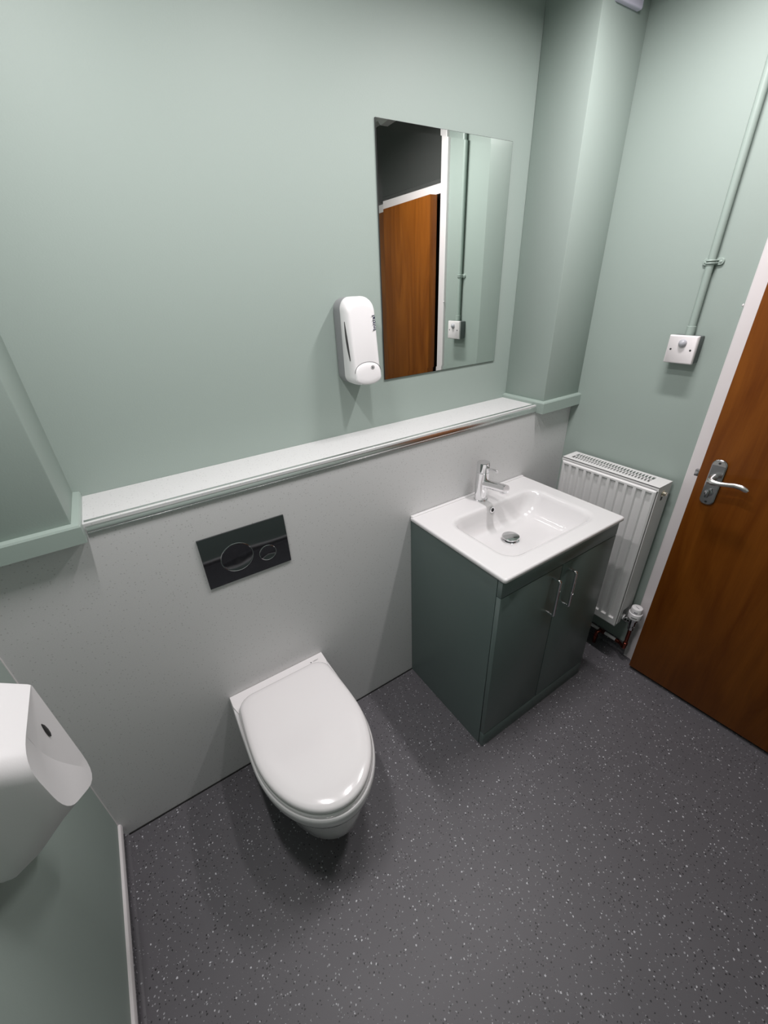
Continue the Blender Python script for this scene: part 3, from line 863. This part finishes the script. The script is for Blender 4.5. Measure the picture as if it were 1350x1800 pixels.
lathe('tail_collar', (vx, RY0 - 0.004, 0.236), (0, 1, 0), [(0, 0.0125), (0.005, 0.0135), (0.010, 0.0135)], M_PLASTIC, trv, 20, 30)

# heating pipes below the radiator
pip = thing('heating_pipes', (1.13, -0.3, 0.0), 'copper and white painted pipes running low under the radiator', 'pipes')
pz = 0.070
px_ = 1.146
tube('copper_drop', arc_pts([(vx, vy, 0.200), (vx, vy, pz + 0.004), (px_, vy + 0.030, pz), (px_, vy + 0.052, pz)], 0.014, 6), 0.0078, M_COPPER, pip, 14)
for c, ax in (((vx, vy, 0.098), (0, 0, 1)), ((px_, vy + 0.036, pz), (0, 1, 0))):
    lathe('elbow_collar', c, ax, [(0, 0.0078), (0.001, 0.0098), (0.014, 0.0098), (0.015, 0.0078)], M_COPPER, pip, 16, 30)
wp = tube('painted_pipe', [(px_, vy + 0.050, pz), (px_, -0.012, pz)], 0.0076, M_WHITE, pip, 14)
bm = bmesh.new()
add_tube(bm, [(px_, -0.412, pz), (px_, -0.384, pz)], 0.0098, 14)
add_tube(bm, arc_pts([(px_, -0.393, pz), (px_ - 0.022, -0.385, pz), (px_ - 0.022, -0.385, 0.001)], 0.010, 5), 0.0080, 14)
from_bm('copper_tee', bm, M_COPPER, pip, 40)
lathe('tee_collar', (px_ - 0.022, -0.385, 0.034), (0, 0, 1), [(0, 0.0080), (0.001, 0.0098), (0.012, 0.0098), (0.013, 0.0080)], M_COPPER, pip, 16, 30)

# ================================================================== switch box and conduit
sw = thing('sensor_switch', (XR, -0.386, 1.3), 'square white sensor switch on a grey box below the conduit', 'switch')
box('back_box', XR - 0.036, XR, -0.4280, -0.3430, 1.3010, 1.3850, M_PATTRESS, sw, bevel=0.003)
pltx = XR - 0.047
bm = bmesh.new()
def swr(i, x): return [(x, y, z) for y, z in rrect(-0.4295 + i, -0.3415 - i, 1.2995 + i, 1.3865 - i, 0.002, 3)]
add_loft(bm, [swr(0, XR - 0.036), swr(0, pltx + 0.004), swr(0.0012, pltx + 0.0015), swr(0.0032, pltx)])
pt = from_bm('face_plate', bm, M_WHITE, sw, 40)
lathe('sensor_dome', (pltx, -0.3875, 1.363), (-1, 0, 0), [(0, 0.0125), (0.003, 0.0122), (0.0075, 0.0095), (0.0105, 0.005), (0.0113, 0)], M_SENSOR, sw, 22, 50)
for y in (-0.4155, -0.3555):
    lathe('screw', (pltx + 0.0008, y, 1.343), (-1, 0, 0), [(0, 0.0032), (0.0012, 0.0032), (0.0013, 0)], M_DKGREY, pt, 12)
cd = thing('conduit', (XR, -0.3865, 1.385), 'mint painted conduit pipe rising up the right wall from the switch', 'conduit')
cx_ = XR - 0.0155
tube('pipe', [(cx_, -0.3865, 1.383), (cx_, -0.3865, ZC)], 0.0105, M_MINT_TRIM, cd, 18)
lathe('coupler', (cx_, -0.3865, 1.384), (0, 0, 1), [(0, 0.0128), (0.028, 0.0128), (0.029, 0.0105)], M_MINT_TRIM, cd, 20, 30)
for zc in (1.592, 2.20):
    bm = bmesh.new()
    o5 = rrect(-0.3865 - 0.031, -0.3865 + 0.027, zc - 0.0095, zc + 0.0095, 0.009, 6)
    add_loft(bm, [[(XR, y, z) for y, z in o5], [(XR - 0.0045, y, z) for y, z in o5], [(XR - 0.006, -0.3885 + (y + 0.3885) * 0.96, zc + (z - zc) * 0.88) for y, z in o5]])
    sb = from_bm('saddle_clip', bm, M_MINT_TRIM, cd, 40)
    bm = bmesh.new()
    for dz in (-0.0035, 0.0035):
        pth = [(XR - 0.005, -0.3865 + 0.0155, zc + dz)]
        for k in range(9):
            a = PI * k / 8
            pth.append((cx_ - 0.0118 * math.sin(a) - 0.0005, -0.3865 + 0.0118 * math.cos(a), zc + dz))
        pth.append((XR - 0.005, -0.3865 - 0.0155, zc + dz))
        add_tube(bm, pth, 0.0024, 8)
    from_bm('saddle_strap', bm, M_MINT_TRIM, sb, 50)
    for sy in (-0.0225, 0.0190):
        lathe('saddle_screw', (XR - 0.0055, -0.3865 + sy, zc), (-1, 0, 0), [(0, 0.0042), (0.002, 0.0036), (0.003, 0.001)], M_MINT_TRIM, sb, 12, 50)

# ================================================================== small plate high on the right boxing
vp = thing('wall_vent', (1.0635, YX, 2.235), 'white plastic plate with a painted lilac glare tint, high on the boxing beside the mirror', 'vent')
bm = bmesh.new()
def vr(i, y): return [(x, y, z) for x, z in rrect(1.003 + i, 1.124 - i, 2.235 + i, 2.326 - i, 0.006, 4)]
add_loft(bm, [vr(0, YX), vr(0, YX - 0.010), vr(0.0015, YX - 0.0125), vr(0.004, YX - 0.0135)])
vb = from_bm('cover_plate', bm, M_LILAC, vp, 40)
for k in range(4):
    box('louvre', 1.020, 1.107, YX - 0.0165, YX - 0.0135, 2.262 + k * 0.0115, 2.268 + k * 0.0115, M_LILAC, vb)

# ================================================================== hand dryer on the left wall
hdry = thing('hand_dryer', (XL, -0.41, 0.74), 'white moulded hand dryer with a small dark sensor on the left wall', 'hand dryer')
def smooth_ring(pts, rads, x, n=6):
    """pts: (y, z) polygon; rounded corners; extra x per point allowed"""
    out = []
    k = len(pts)
    for i in range(k):
        a = Vector(pts[i - 1]); b = Vector(pts[i]); c = Vector(pts[(i + 1) % k]); r = rads[i]
        d1 = (a - b); d2 = (c - b)
        r = min(r, d1.length * 0.49, d2.length * 0.49)
        p1 = b + d1.normalized() * r; p2 = b + d2.normalized() * r
        for j in range(n + 1):
            t = j / n
            q = p1 * (1 - t) ** 2 + b * 2 * t * (1 - t) + p2 * t * t
            out.append((x, q.x, q.y))
    return out
secs = [
    (XL + 0.028, [(-0.345, 1.098), (-0.500, 1.090), (-0.492, 0.790), (-0.345, 0.690)], [0.006, 0.045, 0.05, 0.05]),
    (XL + 0.034, [(-0.340, 1.104), (-0.507, 1.096), (-0.500, 0.772), (-0.336, 0.676)], [0.006, 0.05, 0.055, 0.055]),
    (XL + 0.046, [(-0.339, 1.094), (-0.508, 1.088), (-0.503, 0.772), (-0.334, 0.676)], [0.006, 0.05, 0.055, 0.055]),
    (XL + 0.080, [(-0.339, 1.062), (-0.506, 1.056), (-0.500, 0.790), (-0.331, 0.692)], [0.006, 0.05, 0.055, 0.055]),
    (XL + 0.120, [(-0.340, 1.030), (-0.502, 1.022), (-0.492, 0.832), (-0.326, 0.698)], [0.006, 0.05, 0.048, 0.075]),
    (XL + 0.141, [(-0.341, 1.013), (-0.499, 1.006), (-0.488, 0.848), (-0.325, 0.706)], [0.006, 0.05, 0.058, 0.085]),
    (XL + 0.1445, [(-0.3425, 1.010), (-0.4975, 1.003), (-0.4865, 0.8505), (-0.3265, 0.7085)], [0.006, 0.05, 0.058, 0.085]),
]
bm = bmesh.new()
rings = [smooth_ring(p_, r_, x) for x, p_, r_ in secs]
add_loft(bm, rings, True, False)
shell = from_bm('moulded_shell', bm, M_DRYER, hdry, 28)
bm = bmesh.new()
R_ = [[bm.verts.new(Vector(q)) for q in rings[-1]]]
# scooped front face meeting in a diagonal crease
last = R_[-1]
crease = [Vector((XL + 0.1445, -0.436, 1.000)), Vector((XL + 0.1330, -0.412, 0.930)), Vector((XL + 0.1330, -0.380, 0.840)), Vector((XL + 0.1445, -0.345, 0.757))]
def near(v): return min(range(len(last)), key=lambda i: (last[i].co - v).length)
i0, i1 = near(crease[0]), near(crease[-1])
nl = len(last)
side1 = []; i = i0
while True:
    side1.append(last[i])
    if i == i1: break
    i = (i + 1) % nl
side2 = []; i = i1
while True:
    side2.append(last[i])
    if i == i0: break
    i = (i + 1) % nl
cm = []
a_, b_ = last[i0].co, last[i1].co
NCR = 14
for k in range(1, NCR):
    t = k / NCR
    p_ = a_.lerp(b_, t); p_ = Vector((p_.x - 0.0145 * math.sin(PI * t), p_.y, p_.z))
    cm.append(bm.verts.new(p_))
chain = [last[i0]] + cm + [last[i1]]
def fill_between(A, B):
    """triangulated strip between two vertex chains sharing both ends"""
    ia = ib = 0
    la = [0]; lb = [0]
    for a, b in zip(A, A[1:]): la.append(la[-1] + (a.co - b.co).length)
    for a, b in zip(B, B[1:]): lb.append(lb[-1] + (a.co - b.co).length)
    while ia < len(A) - 1 or ib < len(B) - 1:
        if ib == len(B) - 1 or (ia < len(A) - 1 and la[ia + 1] / la[-1] <= lb[ib + 1] / lb[-1]):
            t = (A[ia], A[ia + 1], B[ib]); ia += 1
        else:
            t = (A[ia], B[ib + 1], B[ib]); ib += 1
        if len(set(t)) == 3:
            try: bm.faces.new(t)
            except ValueError: pass
fill_between(side1, chain)
fill_between(list(reversed(side2)), chain)
face = from_bm('scooped_front', bm, M_DRYER, hdry, 9)
box('wall_bracket', XL, XL + 0.030, -0.475, -0.365, 0.82, 1.06, M_GREYPL, hdry)
bm = bmesh.new()
add_tube(bm, [(XL + 0.1373, -0.3730, 0.945), (XL + 0.1367, -0.3715, 0.938), (XL + 0.1363, -0.3700, 0.926), (XL + 0.1363, -0.3690, 0.914), (XL + 0.1369, -0.3685, 0.907)], [0.0008, 0.0028, 0.0036, 0.0030, 0.0008], 10)
from_bm('sensor_window', bm, M_DKGREY, face, 50)
